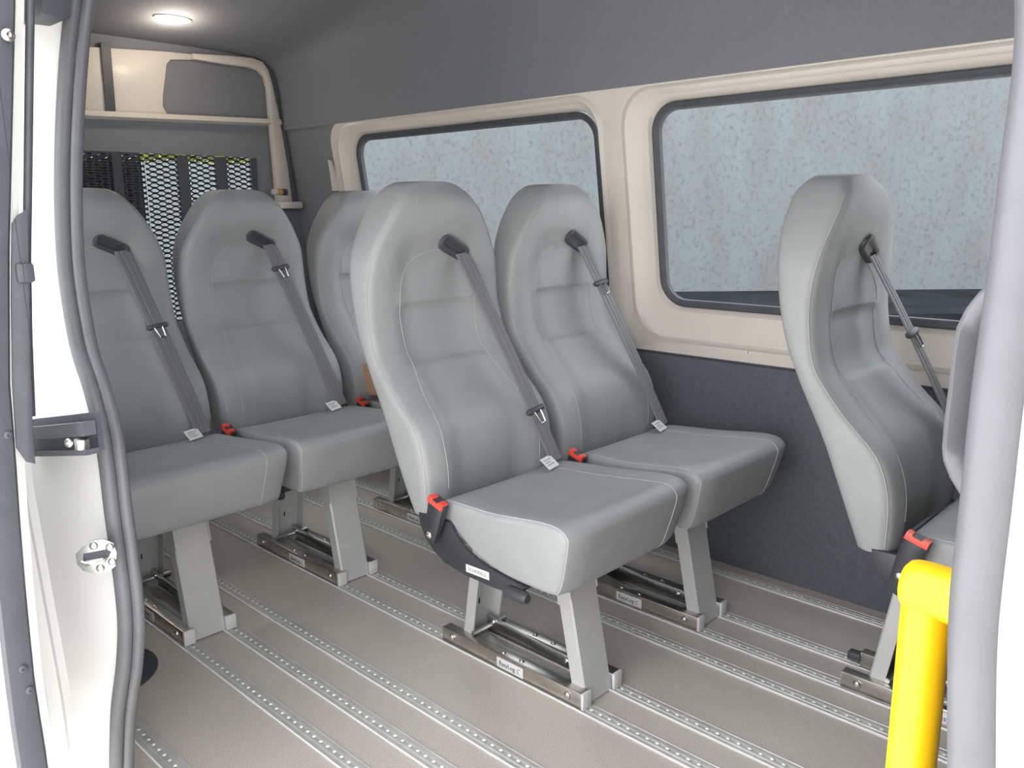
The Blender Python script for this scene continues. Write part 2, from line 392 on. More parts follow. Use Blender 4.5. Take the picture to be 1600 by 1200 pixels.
# columns and perforated sheets
cols = [(133, 178), (193, 230), (232.5, 281), (297, 340), (357, 395)]
ye = []
for a, b in cols: ye.append((rp(a, 260).y, rp(b, 260).y))
ye[0] = (ye[0][0]-.05, ye[0][1])
for (a, b), (c, dd) in zip(ye, ye[1:]):
    if c-b > .006: box('grille_post', (X_REAR-.03, b, gz0), (X_REAR-.012, c, gz1), grillm, rw)
box('grille_post', (X_REAR-.03, ye[-1][1], gz0), (X_REAR-.012, gy1+.01, gz1), grillm, rw)
for a, b in ye:
    bm = bmesh.new(); px, pz, th, dp = .0500, .0098, .0031, .006
    nrow = int((gz1-gz0)/pz)
    for k in range(nrow+1):
        z = gz1 - k*pz; up = k % 2
        # trapezoid wave strand
        y = a; knots = []
        ph = 0.0 if not up else px/2
        yy = a - px
        pts = []
        while yy < b+px:
            for f_, s in ((-.14, 1), (.14, 1), (.36, -1), (.64, -1)):
                pts.append((yy+ph+f_*px, z + s*pz*.36))
            yy += px
        pp = []
        for (y0, z0), (y1, z1) in zip(pts, pts[1:]):
            if y1 <= a or y0 >= b: continue
            ca = max(0, (a-y0)/(y1-y0)); cb = min(1, (b-y0)/(y1-y0))
            pp.append(((y0+(y1-y0)*ca, z0+(z1-z0)*ca), (y0+(y1-y0)*cb, z0+(z1-z0)*cb)))
        for (y0, z0), (y1, z1) in pp:
            add_prism(bm, [Vector((X_REAR-.022, y0, z0-th)), Vector((X_REAR-.022, y1, z1-th)), Vector((X_REAR-.022, y1, z1+th)), Vector((X_REAR-.022, y0, z0+th))], Vector((-dp, 0, 0)))
    o = finish('mesh_sheet', bm, grillm, rw, 0); o['kind'] = 'stuff'
box('added_backing', (X_REAR-.066, YR[1], gz0-.02), (X_REAR-.060, ye[2][0]-.002, gz1+.01), grillm, rw)  # added opaque sheet that keeps daylight out of the first grille columns
bm = bmesh.new(); add_box(bm, (X_REAR-.075, YR[1]-.01, gz0-.02), (X_REAR-.07, YR[2]+.01, gz1+.02)); g = struct(finish('window_3', bm, glassm, smooth=0))
# white frame: post with rounded top corner running into a top rail
def ribbon(name, outer, inner, m, dx=-.015, depth=.03, parent=None):
    poly = [rp(u, v) for u, v in outer] + [rp(u, v) for u, v in inner[::-1]]
    poly = [Vector((X_REAR+dx, p.y, p.z)) for p in poly]
    return prism(name, poly, (depth, 0, 0), m, parent, bev=.004)
post = ribbon('door_1', [(300, 84), (350, 87), (392, 91), (408, 97), (417, 110), (424, 135), (436, 195), (447, 260), (455, 320)],
              [(300, 93), (350, 101), (385, 105), (402, 110), (412, 120), (417, 140), (421, 195), (427, 260), (432, 318)], paint)
struct(post)
q = [rp(u, v) for u, v in [(100, 70), (165, 74), (262, 80), (300, 84), (300, 93), (268, 93), (262, 100), (256, 150), (256, 166), (262, 176), (262, 186), (100, 180)]]
panel = prism('upper_panel', [Vector((X_REAR-.018, p.y, p.z)) for p in q], (.012, 0, 0), paint, post, bev=.003)
q = [rp(u, v) for u, v in [(157, 66), (172, 66), (181, 178), (166, 178)]]
prism('strap', [Vector((X_REAR-.004, p.y, p.z)) for p in q], (.006, 0, 0), doortrim, post)
a, b = rp(100, 171), rp(437, 187)
prism('shelf_lip', [Vector((X_REAR-.02, a.y, a.z)), Vector((X_REAR+.012, a.y, a.z)), Vector((X_REAR+.016, a.y, a.z-.018)), Vector((X_REAR-.02, a.y, a.z-.026))],
      (0, b.y-a.y, b.z-a.z), paint, post)
a, b = rp(428, 315), rp(464, 326)
box('post_foot', (X_REAR-.01, a.y, b.z), (X_REAR+.05, b.y, a.z), paint, post, .006)
a = rp(432, 300); bm = bmesh.new(); add_tube(bm, [(X_REAR+.02, a.y-.012, a.z), (X_REAR+.02, a.y+.012, a.z)], .013, 14); finish('door_buffer', bm, orange, post)
bm = bmesh.new(); add_tube(bm, [(X_REAR+.02, a.y+.012, a.z), (X_REAR+.02, a.y+.034, a.z)], .0135, 14); finish('buffer_cap', bm, guidep, post)
bm = bmesh.new(); add_tube(bm, [(X_REAR+.02, a.y-.03, a.z), (X_REAR+.02, a.y-.012, a.z)], .0125, 14); finish('buffer_base', bm, white_s, post)
# narrow pale upright beside the rear window
q = [on_y(u, v, 2.0) for u, v in [(511, 250), (514, 250), (522, 298), (512, 298)]]
prism('trim_4', [Vector((p.x, wy(p.z)-.004, p.z)) for p in q], (0, .01, 0), paint)['kind'] = 'structure'

# near side wall (behind and ahead of the doorway) and solid unseen bulkhead that shuts out light from the front
YD = 2*YC-2.10                                   # .533 inner face
def ny(z): return 2*YC - wy(z)
DX0, DX1 = -1.50, -.10
def near_panel(x0, x1, z0, z1, m, nm, d=0):
    bm = bmesh.new(); zs = [z0+(z1-z0)*k/4 for k in range(5)]
    add_loft(bm, [[Vector((x0, ny(z)+d, z)), Vector((x1, ny(z)+d, z)), Vector((x1, ny(z)+d-.03, z)), Vector((x0, ny(z)+d-.03, z))] for z in zs]); return struct(finish(nm, bm, m, smooth=30))
near_panel(X_REAR, -1.80, 0, .76, lowtrim, 'wall_left')
near_panel(X_REAR, -2.85, .76, 1.66, lowtrim, 'wall_left')
near_panel(-1.95, -1.80, .76, 1.66, lowtrim, 'wall_left')
near_panel(-2.85, -1.95, 1.31, 1.66, lowtrim, 'wall_left')
bm = bmesh.new(); add_loft(bm, [[Vector((x_, ny(z_)-.02, z_)) for x_ in (-2.86, -1.94)] for z_ in (.75, 1.32)], closed=False, cap=False); struct(finish('window_5', bm, clearm, smooth=0))  # unseen window added to bring daylight to the rear seats
near_panel(0.05, X_FRONT, 0, 1.66, lowtrim, 'wall_left')
bm = bmesh.new(); add_box(bm, (X_FRONT, .45, 0), (X_FRONT+.03, 2.15, 1.82)); struct(finish('wall_front', bm, lowtrim, smooth=0))

# ------------------------------------------------------------------ seats
REAR = smooth_tab([(.385, -.372), (.46, -.398), (.53, -.425), (.60, -.455), (.71, -.512), (.80, -.548), (.93, -.575), (1.0, -.586), (1.06, -.588), (1.085, -.582), (1.11, -.57)])
REAR = [(z_, x_-.016) for z_, x_ in REAR]
RIDGE = smooth_tab([(.385, -.312), (.487, -.308), (.556, -.325), (.594, -.35), (.642, -.400), (.705, -.452), (.743, -.473), (.817, -.487), (.883, -.488), (.952, -.480), (1.015, -.470), (1.06, -.470), (1.11, -.490)])
RIDGE = [(z_, x_-.016) for z_, x_ in RIDGE]
HALF = smooth_tab([(.385, .200), (.50, .211), (.70, .211), (.84, .208), (.90, .203), (.935, .195), (.97, .179), (1.0, .163), (1.035, .139), (1.06, .120), (1.08, .103), (1.093, .088), (1.0995, .076), (1.1025, .066), (1.1045, .052), (1.1055, .034)])
def front_x(y, z):
    """front face of the backrest at lateral y, height z"""
    wv = interp(HALF, z); t = min(1, abs(y)/wv); xf = interp(RIDGE, z)
    bol = .011*math.exp(-((t-.74)/.22)**2)*(1-sstep(.90, 1.02, z))
    cen = -.012*(1-sstep(.35, .75, t))*(1-sstep(.92, 1.0, z)) + .014*(1-t*t)*sstep(.93, 1.03, z)
    pan = 1-sstep(.112, .134, abs(y))
    pad = .008*sstep(.824, .832, z)*(1-sstep(.832, .95, z))       # lower edge of head pad
    lum = .007*(1-sstep(.692, .703, z))*sstep(.48, .63, z)       # upper edge of back pad
    return xf + bol + cen + pan*(pad+lum)
def section(z, wv, rfac=1.):
    xr, xf = interp(REAR, z), interp(RIDGE, z)
    top = sstep(1.06, 1.103, z); mid = (xr+xf)/2
    th = 1-.12*top**2
    def X(x): return mid + (x-mid)*th
    rr_, rf = min(.028, wv*.4), min(.020, wv*.4)
    half = []
    nr = 5
    for k in range(nr+1): half.append((xr - .006*(1-(k/nr)**2), (wv-rr_)*k/nr))
    for k in range(1, 5):
        a = math.pi/2*k/4; half.append((xr+rr_-rr_*math.cos(a), wv-rr_+rr_*math.sin(a)))
    for k in range(1, 4): half.append((xr+rr_+(xf-rf-xr-rr_)*k/3, wv))
    for k in range(1, 6):
        a = math.pi/2*k/5; y = wv-rf+rf*math.sin(math.pi/2-a); half.append((xf-rf+rf*math.sin(a) + (front_x(y, z)-xf)*math.sin(a), y))
    nf = 18
    for k in range(1, nf+1):
        y = (wv-rf)*(1-k/nf); half.append((front_x(y, z), y))
    pts = [(X(x), y) for x, y in half] + [(X(x), -y) for x, y in half[-2:0:-1]]
    return [Vector((x, y, z)) for x, y in pts]
def make_backrest():
    bm = bmesh.new(); zs = []
    z = .387
    while z < 1.0: zs.append(z); z += .0115 if not (.685 < z < .71 or .82 < z < .84) else .004
    zs += [1.0, 1.012, 1.024, 1.036, 1.047, 1.057, 1.066, 1.074, 1.081, 1.087, 1.091, 1.0945, 1.0975, 1.100, 1.1022, 1.104, 1.1052]
    rings = [section(z, interp(HALF, z)) for z in zs]
    c0 = sum(rings[0], Vector())/len(rings[0])
    first = [c0 + (p-c0)*.94 + Vector((0, 0, -.004)) for p in rings[0]]
    add_loft(bm, [first]+rings); return bm
def surf_line(pts, r, name, parent, off=.0006):
    tube(name, [Vector((front_x(y, z)+off, y, z)) for y, z in pts], r, thread, parent, 5)
SEATS = {}
def make_seat():
    s = thing('passenger_seat', 'seat', 'seat')
    back = finish('backrest', make_backrest(), vinyl, s, 55)
    # stitched outline of the centre panel
    arch = []
    for k in range(25):
        a = math.pi*k/24; arch.append((-.118*math.cos(a), .840+.110*math.sin(a)))
    left = [(-.108, .845-.03*k) for k in range(5, 0, -1)]
    lo = smooth_tab([(.43, .148), (.52, .150), (.60, .142), (.66, .128), (.695, .119)])
    l2 = [(-interp(lo, .445+.025*k), .445+.025*k) for k in range(11)]
    path = l2 + [(-.116, .72), (-.115, .75), (-.116, .78), (-.117, .81)] + arch
    path = path + [(-y, z) for y, z in path[:15]][::-1]
    surf_line(path, .0008, 'panel_stitching', back)
    for sg in (-1, 1):       # edge seam between side panel and face
        pts = []
        z = .40
        while z < 1.07:
            wv = interp(HALF, z); xf = interp(RIDGE, z); top = sstep(1.06, 1.103, z); xr = interp(REAR, z); mid = (xr+xf)/2
            x = xf-.020+.0142*1.0 + (front_x(wv-.006, z)-xf)*.7; x = mid+(x-mid)*(1-.12*top**2)
            pts.append(Vector((x+.0003, sg*(wv-.0052), z))); z += .02
        tube('edge_stitching', pts, .0008, thread, back, 5)
    # cushion
    prof = [(-.300, .398), (-.296, .424), (-.27, .440), (-.20, .446), (-.13, .450), (-.06, .458), (.00, .465), (.045, .466), (.068, .461), (.081, .449), (.082, .434), (.073, .395), (.060, .350), (.050, .328), (.034, .319),
            (-.03, .318), (-.09, .320), (-.163, .331), (-.215, .352), (-.25, .375), (-.285, .388)]
    bm = bmesh.new(); ctr = Vector((-.10, 0, .39)); rings = []
    ysl = []
    Wc = .210; R_ = .013
    for k in range(7): a = math.pi/2*k/6; ysl.append((-Wc+R_*(1-math.sin(a)) if False else -(Wc-R_+R_*math.cos(a)), R_*(1-math.sin(a))))
    ysl = sorted(ysl); ysl += [(-Wc+R_+(2*(Wc-R_))*k/14, 0) for k in range(1, 14)]; ysl += [(-y, i_) for y, i_ in ysl[:7][::-1]]
    P2 = [Vector((x, 0, z)) for x, z in prof]
    # densify with Catmull-Rom, closed
    dens = []
    n = len(P2)
    for i in range(n):
        p0, p1, p2, p3 = P2[i-1], P2[i], P2[(i+1) % n], P2[(i+2) % n]
        for k in range(3):
            t = k/3; dens.append(.5*((2*p1)+(-p0+p2)*t+(2*p0-5*p1+4*p2-p3)*t*t+(-p0+3*p1-3*p2+p3)*t**3))
    # inset normals
    nor = []
    for i in range(len(dens)):
        t = (dens[(i+1) % len(dens)]-dens[i-1]).normalized(); nor.append(Vector((t.z, 0, -t.x)))   # inward for this winding
    if (dens[10]+nor[10]*.01-ctr).length > (dens[10]-ctr).length: nor = [-v for v in nor]
    for y, ins in ysl:
        ring = []
        for p, nn in zip(dens, nor):
            t = abs(y)/Wc
            q = p + nn*ins
            if p.z > .43: q = q + Vector((0, 0, -.010*(1-sstep(.3, .95, t))*sstep(-.30, -.22, p.x)*(1-sstep(.0, .06, p.x)) + .0))
            # side tapers inwards towards the underside and the rear
            wfac = 1 - .05*sstep(.44, .33, p.z) if False else 1 - .055*(1-sstep(.33, .45, p.z)) - .05*(1-sstep(-.28, -.10, p.x))
            # front corners rounded in plan
            q = Vector((q.x - .010*sstep(.75, 1.0, t)*sstep(-.02, .05, p.x), y*wfac, q.z)); ring.append(q)
        rings.append(ring)
    add_loft(bm, rings); cu = finish('cushion', bm, vinyl, s, 55)
    for sg, idx in ((-1, 4), (1, 18)):
        seam = [rings[idx][j] + Vector((0, 0, .0004))+(-nor[j])*.0004 for j in range(3, 42)]
        tube('edge_stitching', seam, .0009, thread, cu, 5)
    # black side frame on the near flank, swept bracket plus hinge tube
    outer = [(-.352, .395), (-.350, .372), (-.333, .342), (-.305, .318), (-.268, .301), (-.20, .292), (-.12, .291), (-.045, .295)]
    inner = [(-.040, .318), (-.12, .326), (-.165, .335), (-.205, .350), (-.235, .372), (-.255, .398)]
    sf = prism('side_frame', [(x, -.205, z) for x, z in outer+inner], (0, .012, 0), blackp, s, bev=.003)
    prism('side_frame', [(x, .190, z) for x, z in outer+inner], (0, .012, 0), blackp, s, bev=.003)
    bm = bmesh.new(); add_tube(bm, [(-.075, -.212, .302), (-.03, -.212, .303), (-.022, -.212, .303)], [.0125, .0125, .009], 14); finish('hinge_pin', bm, blackp, sf)
    bm = bmesh.new(); add_box(bm, (-.33, -.19, .372), (-.30, .19, .388), .003); add_box(bm, (-.15, -.19, .296), (-.06, .19, .318), .003); finish('seat_pan', bm, blackp, s)
    X_ = Vector((.071, 0, -.019)).normalized(); X_ = Vector((.97, 0, .02)).normalized()
    # white maker's sticker
    mt = Matrix.Translation((-.168, -.2056, .3125)) @ Matrix.Rotation(math.radians(-1.5), 4, 'Y')
    st = box('sticker', (-.034, -.0006, -.0085), (.034, .0006, .0085), white_s, sf, .0004, mt)
    text_mesh('sticker_text', 'SCHNIERLE', .0105, inkg, st, (-.168, -.2064, .3122), (1, 0, .02), (-.02, 0, 1))
    # belt buckle with red button, on a stalk bolted to the frame
    ax = Vector((.030, 0, .095)).normalized(); base = Vector((-.288, -.222, .368))
    mt = Matrix.Translation(base) @ Matrix.Rotation(math.atan2(ax.x, ax.z), 4, 'Y')
    bm = bmesh.new()
    ringsb = []
    for zz, hx, hy in [(-.016, .014, .006), (.010, .0175, .009), (.035, .0205, .011), (.060, .0215, .0125), (.082, .0225, .0125), (.086, .0215, .0115)]:
        ringsb.append([mt @ Vector((hx*a, hy*b, zz)) for a, b in [(-1, -.6), (-.7, -1), (.7, -1), (1, -.6), (1, .6), (.7, 1), (-.7, 1), (-1, .6)]])
    add_loft(bm, ringsb); bk = finish('belt_buckle', bm, blackp, s, 50)
    bm = bmesh.new()
    add_prism(bm, [mt @ Vector((x, -.0135, z)) for x, z in [(-.021, .074), (.022, .074), (.022, .089), (.010, .089), (.008, .085), (-.008, .085), (-.010, .089), (-.021, .089)]], (mt.to_3x3() @ Vector((0, .020, 0))), .0012)
    finish('release_button', bm, redp, bk)
    bolt(bk, (-.288, -.229, .368), (0, -1, 0))
    # belt guide: slanted capsule on the right shoulder with slot
    c = Vector((0, .050, .952)); L_ = .050; ang = math.radians(-24)
    dirv = Vector((0, math.cos(ang), math.sin(ang))); nv = Vector((0, -math.sin(ang), math.cos(ang)))
    def cap(rw_, xoff, n=10):
        pts = []
        for k in range(n+1): a = -math.pi/2+math.pi*k/n; pts.append(c + dirv*((L_-.016)+rw_*math.cos(a)) + nv*(rw_*math.sin(a)))
        for k in range(n+1): a = math.pi/2+math.pi*k/n; pts.append(c + dirv*(-(L_-.016)+rw_*math.cos(a)) + nv*(rw_*math.sin(a)))
        return [Vector((front_x(p.y, p.z)+xoff, p.y, p.z)) for p in pts]
    bm = bmesh.new(); add_loft(bm, [cap(.018, -.010), cap(.018, .006), cap(.015, .009), cap(.008, .009), cap(.006, .003)]); gd = finish('belt_guide', bm, guidep, s, 50)
    # lap and shoulder belt: hangs straight from the guide to the hip
    pa = Vector((front_x(.078, .938)+.008, .078, .938)); pb = Vector((-.262, .152, .450)); along = (pb-pa); Ld = along.length; along.normalize()
    side = Vector((0, 1, 0)) - along*along.y; side.normalize(); nrm = side.cross(along)
    if nrm.x < 0: nrm = -nrm
    bm = bmesh.new(); rings = []
    for k in range(9):
        t = k/8; p = pa + along*(Ld*t) + nrm*(.006*math.sin(math.pi*t)); wd = .0225
        rib = [(-1, 0), (-.85, .0022), (-.42, .0026), (-.30, .0008), (-.18, .0026), (.22, .0030), (.30, .0010), (.40, .0026), (.85, .0022), (1, 0), (.8, -.0016), (-.8, -.0016)]
        rings.append([p + side*(a*wd) + nrm*b for a, b in rib])
    add_loft(bm, rings); belt = finish('seat_belt', bm, webbing, s, 30)
    s['belt'] = [*pa, *pb]
    # tongue: plastic collar and wire plate, built at its own origin
    bm = bmesh.new(); add_tube(bm, [side*-.031+nrm*.005, side*-.026+nrm*.007, side*.026+nrm*.007, side*.031+nrm*.005], [.004, .0075, .0075, .004], 10)
    tg = finish('belt_tongue', bm, guidep, belt, 50)
    bm = bmesh.new(); add_tube(bm, [nrm*.010+side*-.012, nrm*.013+side*-.010+along*.014, nrm*.014+side*-.007+along*.034, nrm*.014+side*.008+along*.034, nrm*.013+side*.010+along*.014, nrm*.010+side*.012], .0022, 6)
    finish('tongue_plate', bm, steel, tg)
    # care tag at the hip
    tgm = Matrix.Translation((-.258, .118, .458)) @ Matrix.Rotation(math.radians(38), 4, 'Y') @ Matrix.Rotation(math.radians(8), 4, 'Z')
    ct = box('care_tag', (-.012, -.020, -.0006), (.022, .020, .0006), white_s, s, 0, tgm)
    bm = bmesh.new()
    for k in range(3): add_box(bm, (-.004+.007*k, -.014, .0007), (-.002+.007*k, .012-.006*(k % 2), .0009), 0, tgm)
    finish('tag_print', bm, inkg, ct, 0)
    # legs: broad folded front leg, slim rear channel
    def leg(name, fx0, fx1, z0, z1, y0, y1, dep, lip):
        bm = bmesh.new(); tt = .004
        rings = []
        for z, x in ((z0, fx0), (z1, fx1)):
            rings.append([Vector(p) for p in [(x-dep, y0, z), (x-.004, y0, z), (x, y0+.004, z), (x, y1-.004, z), (x-.004, y1, z), (x-dep, y1, z), (x-dep, y1-tt, z), (x-tt, y1-tt, z), (x-tt, y0+tt, z), (x-dep, y0+tt, z)]])
        add_loft(bm, rings); o = finish(name, bm, legm, s, 30); return o
    fl_ = leg('front_leg', -.006, -.070, .004, .318, -.046, .046, .034, 0)
    # gusset where the leg flares to the seat pan
    prism('gusset', [(-.090, -.0462, .232), (-.086, -.0462, .208), (-.050, -.0462, .232), (-.066, -.0462, .318), (-.135, -.0462, .318)], (0, .003, 0), legm, fl_)
    prism('gusset', [(-.090, .0432, .232), (-.086, .0432, .208), (-.050, .0432, .232), (-.066, .0432, .318), (-.135, .0432, .318)], (0, .003, 0), legm, fl_)
    # rear leg opens forwards
    bm = bmesh.new(); rings = []
    for z, x in ((.006, -.395), (.318, -.345)):
        y0, y1, dep, tt = -.046, .046, .034, .004
        rings.append([Vector(p) for p in [(x+dep, y0, z), (x+.004, y0, z), (x, y0+.004, z), (x, y1-.004, z), (x+.004, y1, z), (x+dep, y1, z), (x+dep, y1-tt, z), (x+tt, y1-tt, z), (x+tt, y0+tt, z), (x+dep, y0+tt, z)]])
    add_loft(bm, rings); rl = finish('rear_leg', bm, legm, s, 30)
    box('slot', (-.3785, -.006, .10), (-.3735, -.002, .16), blackp, rl)
    # base beams on the floor rails
    for sg, yc in ((-1, -.0545), (1, .0545)):
        x0, x1 = -.44, -.004
        bm = bmesh.new(); add_box(bm, (x0, yc-.0135, .004), (x1, yc+.0135, .040), .0015); be = finish('base_beam', bm, stain, s)
        bm = bmesh.new(); add_box(bm, (x1, yc-.0142, .003), (x1+.007, yc+.0142, .041), .0015); finish('end_cap', bm, capm, be)
        bm = bmesh.new(); add_box(bm, (x0-.001, yc-.0138, .004), (x0+.001, yc+.0138, .040), .0006); finish('rear_plate', bm, stain, be)
        for bx_ in (-.405, -.040): bolt(be, (bx_, yc-.0135*1.0, .024), (0, -1, 0))
        for bx_ in (-.243, -.186): bolt(be, (bx_, yc, .040), (0, 0, 1), SCREW, 'screw')
        if sg < 0:
            lb = box('label_plate', (-.252, yc-.0145, .0075), (-.170, yc-.0135, .0325), white_s, be, .0004)
            text_mesh('label_text', 'EasyLog', .0155, inkd, lb, (-.219, yc-.0149, .0200), (1, 0, 0), (0, 0, 1))
            bm = bmesh.new(); add_tube(bm, [(-.182+.0055*math.cos(a*.6), yc-.0149, .0200+.0055*math.sin(a*.6)) for a in range(2, 9)], .0008, 5); finish('label_mark', bm, inkg, lb)
    # locking plate, lever and cross shaft between the beams
    lk = prism('lock_plate', [(-.375, -.040, .036), (-.33, -.040, .036), (-.06, -.040, .036), (-.06, -.026, .033), (-.20, -.020, .031), (-.26, -.030, .034), (-.33, -.012, .034), (-.375, -.012, .036)], (0, 0, .003), zinc, s)
    bm = bmesh.new(); pl = [(-.37, .064), (-.30, .062), (-.23, .054), (-.10, .052), (-.088, .040), (-.10, .028), (-.22, .030), (-.30, .042), (-.37, .044)]
    add_prism(bm, [Vector((x, .016, z)) for x, z in pl], Vector((0, .004, 0)), .0008); lv = finish('lock_lever', bm, zinc, s)
    bolt(lv, (-.112, .016, .040), (0, -1, 0)); bolt(lv, (-.345, .016, .054), (0, -1, 0))
    bm = bmesh.new(); add_tube(bm, [(-.35, -.05, .046), (-.35, .06, .046)], .006, 8); finish('cross_shaft', bm, zinc, s)
    box('guide_strip', (-.36, .030, .030), (-.06, .041, .038), zinc, s, .001)
    bm = bmesh.new(); add_box(bm, (-.47, .036, .016), (-.44, .060, .034), .003); finish('release_tab', bm, guidep, s)
    return s
def copy_tree(o, parent=None):
    c = o.copy(); COL.objects.link(c); c.parent = parent
    for ch in list(o.children): copy_tree(ch, c)
    return c
proto = make_seat()
spots = [(-.995, 1.3165, .76, 'grey seat on silver leg in centre foreground, white maker sticker on its black frame'),
         (-.995, 1.7755, .21, 'grey seat behind the centre foreground seat, in front of the painted post between the windows'),
         (-1.874, .8675, .42, 'grey seat at the left edge, partly hidden behind the grey door seal'),
         (-1.874, 1.3165, .15, 'grey middle seat of the rear row of three, directly behind the centre foreground seat'),
         (-1.874, 1.7755, .25, 'farthest grey seat of the rear row, mostly hidden, with a cardboard box on it'),
         (-.195, 1.7755, .34, 'grey seat seen side-on at right, standing behind the yellow handrail')]
for i, (x, y, fr, lab) in enumerate(spots):
    o = proto if i == 0 else copy_tree(proto)
    o.location = (x, y, 0); tag(o, lab, 'seat', 'grey passenger seats')
    pa, pb = Vector(proto['belt'][:3]), Vector(proto['belt'][3:])
    for ch in o.children:
        if ch.name.startswith('seat_belt'):
            for c2 in ch.children: c2.location = pa.lerp(pb, fr)
for o in list(COL.objects):
    if 'belt' in o.keys(): del o['belt']
# cardboard box on the farthest seat
cx_, cy_ = -1.874, 1.7755
cb = thing('cardboard_box', 'small brown cardboard box lying on the farthest rear seat', 'box', (cx_-.22, cy_-.125, .462))
cb.rotation_euler = (0, math.radians(-8), math.radians(6))
box('body', (-.075, -.055, .004), (.085, .10, .026), cardb, cb, .001)
prism('flap', [(-.075, -.055, .026), (.045, -.055, .026), (.030, -.055, .105), (-.078, -.055, .105)], (0, .004, 0), cardb, cb)

# dark round cover on the floor beside the doorway
bm = bmesh.new(); add_loft(bm, [[Vector((r*math.cos(2*math.pi*k/40), r*math.sin(2*math.pi*k/40), z)) for k in range(40)] for r, z in ((.13, 0), (.13, .002), (.127, .0035), (.01, .0035))])
o = finish('floor_cover', bm, disc_m, None); o.location = (-1.905, .605, 0.0)
tag(o, 'dark round cover let into the grey floor beside the door seal', 'cover')

# ------------------------------------------------------------------ doorway: seal, jambs, sliding door, handrail
def door_y(z): return interp([(-.3, .50), (0, .492), (.6, .478), (1.0, .505), (1.4, .56), (1.8, .64)], z)
def on_door(u, v, off=0.):
    d = ray(u, v); lo, hi = .0001, .01
    f = lambda t: (EYEP+d*t).y - (door_y((EYEP+d*t).z)+off)
    t = .3/d.y
    for k in range(60):
        t = (door_y((EYEP+d*t).z)+off)/d.y
    return EYEP + d*t
lpix = [(140, -60), (129, 20), (121, 100), (115, 200), (113, 300), (116, 400), (124, 470), (138, 545), (156, 600), (172, 660), (182, 720), (190, 790), (198, 850), (207, 920), (211, 980), (208, 1040), (200, 1100), (197, 1150), (196, 1210), (198, 1290)]
left = [on_door(u-6, v) for u, v in lpix]
left = [Vector(p) for p in smooth_tab([tuple(p) for p in left])]
rpix = [(1604, -60), (1601, 80), (1578, 260), (1556, 440), (1530, 620), (1512, 780), (1492, 960), (1488, 1100), (1488, 1250)]
right = [Vector(p) for p in smooth_tab([tuple(on_door(u+50, v)) for u, v in rpix])]
tl, trr = left[0], right[0]
def offs(path, dx, dy): return [p + Vector((dx, dy, 0)) for p in path]
seal = None
ztop = 1.60
def full_loop(dx, dy, dz=0):
    L1 = [p + Vector((-dx, dy, 0)) for p in left][::-1]; R1 = [p + Vector((dx-.010 if dx > 0 else dx, dy, 0)) for p in right]
    a = L1[-1]; b = R1[0]
    mid = [Vector((a.x+.01, door_y(1.42)+dy, 1.42)), Vector((a.x+.06, door_y(1.53)+dy, 1.53)), Vector((a.x+.15, door_y(1.585)+dy, 1.585+dz)),
           Vector((b.x-.2, door_y(1.585)+dy, 1.585+dz)), Vector((b.x-.07, door_y(1.54)+dy, 1.54)), Vector((b.x-.01, door_y(1.42)+dy, 1.42)), Vector((b.x, door_y(1.25)+dy, 1.25))]
    lowb = [Vector((R1[-1].x, door_y(.4)+dy, .4)), Vector((R1[-1].x, door_y(.05)+dy, .05)), Vector((R1[-1].x-.05, door_y(0)+dy, -.06))]
    return L1 + [Vector(p) for p in smooth_tab([tuple(p) for p in mid])] + R1 + lowb
bm = bmesh.new(); add_tube(bm, full_loop(.006, -.006), .0135, 12); seal = finish('door_seal', bm, sealm, None, 60)
tag(seal, 'grey rubber seal running round the sliding door opening', 'door seal')
bm = bmesh.new(); add_tube(bm, full_loop(-.012, .008), .0095, 10); finish('inner_lip', bm, sealm, seal, 60)
bm = bmesh.new(); add_tube(bm, [p for p in full_loop(-.001, .012)], .006, 8); finish('clip_core', bm, gasket, seal, 60)

# body jamb behind the doorway: from the seal outwards to the outer skin, with pressed creases
jl = left[::4]
def jamb_rings(path, sgn):
    rings = []
    for p in path:
        x, y, z = p
        rings.append([Vector((x+sgn*.004, y+.045, z)), Vector((x+sgn*.006, y, z)), Vector((x+sgn*.012, y-.012, z)), Vector((x+sgn*.050, y-.036, z)), Vector((x+sgn*.092, y-.050, z)), Vector((x+sgn*.100, y-.058, z)), Vector((x+sgn*.108, y-.080, z)), Vector((x+sgn*.118, y-.088, z)), Vector((x+sgn*.16, y-.090, z)), Vector((x+sgn*1.9, y-.095, z))])
    return rings
# straighten the outer creases: they follow the pillar, not the seal's waves
xl = [p.x for p in jl]
bm = bmesh.new(); R_ = []
for p in jl:
    x, y, z = p; xb = interp([(-.2, -1.50), (.2, -1.475), (.6, -1.50), (.9, -1.525), (1.2, -1.47), (1.5, -1.42)], z)
    yb = door_y(z)
    R_.append([Vector((x-.030, y+.022, z)), Vector((x-.010, y+.012, z)), Vector((x-.014, y-.010, z)), Vector((xb-.035, yb-.055, z)), Vector((xb-.040, yb-.066, z)), Vector((xb-.050, yb-.068, z)), Vector((xb-.056, yb-.088, z)), Vector((xb-.075, yb-.090, z)), Vector((xb-.21, yb-.092, z))])
add_loft(bm, R_, closed=False, cap=False)
body = struct(finish('wall_left_outer', bm, bodyw, smooth=35))
for x0_, x1_, z0_, z1_ in [(X_REAR, -1.66, -.25, .75), (X_REAR, -1.66, 1.32, 1.62), (X_REAR, -2.86, .75, 1.32)]:
    bm = bmesh.new(); add_loft(bm, [[Vector((x_, door_y(z_)-.092, z_)) for x_ in (x0_, x1_)] for z_ in (z0_, (z0_+z1_)/2, z1_)], closed=False, cap=False)
    struct(finish('wall_left_outer', bm, bodyw, smooth=0))
bm = bmesh.new(); R_ = []
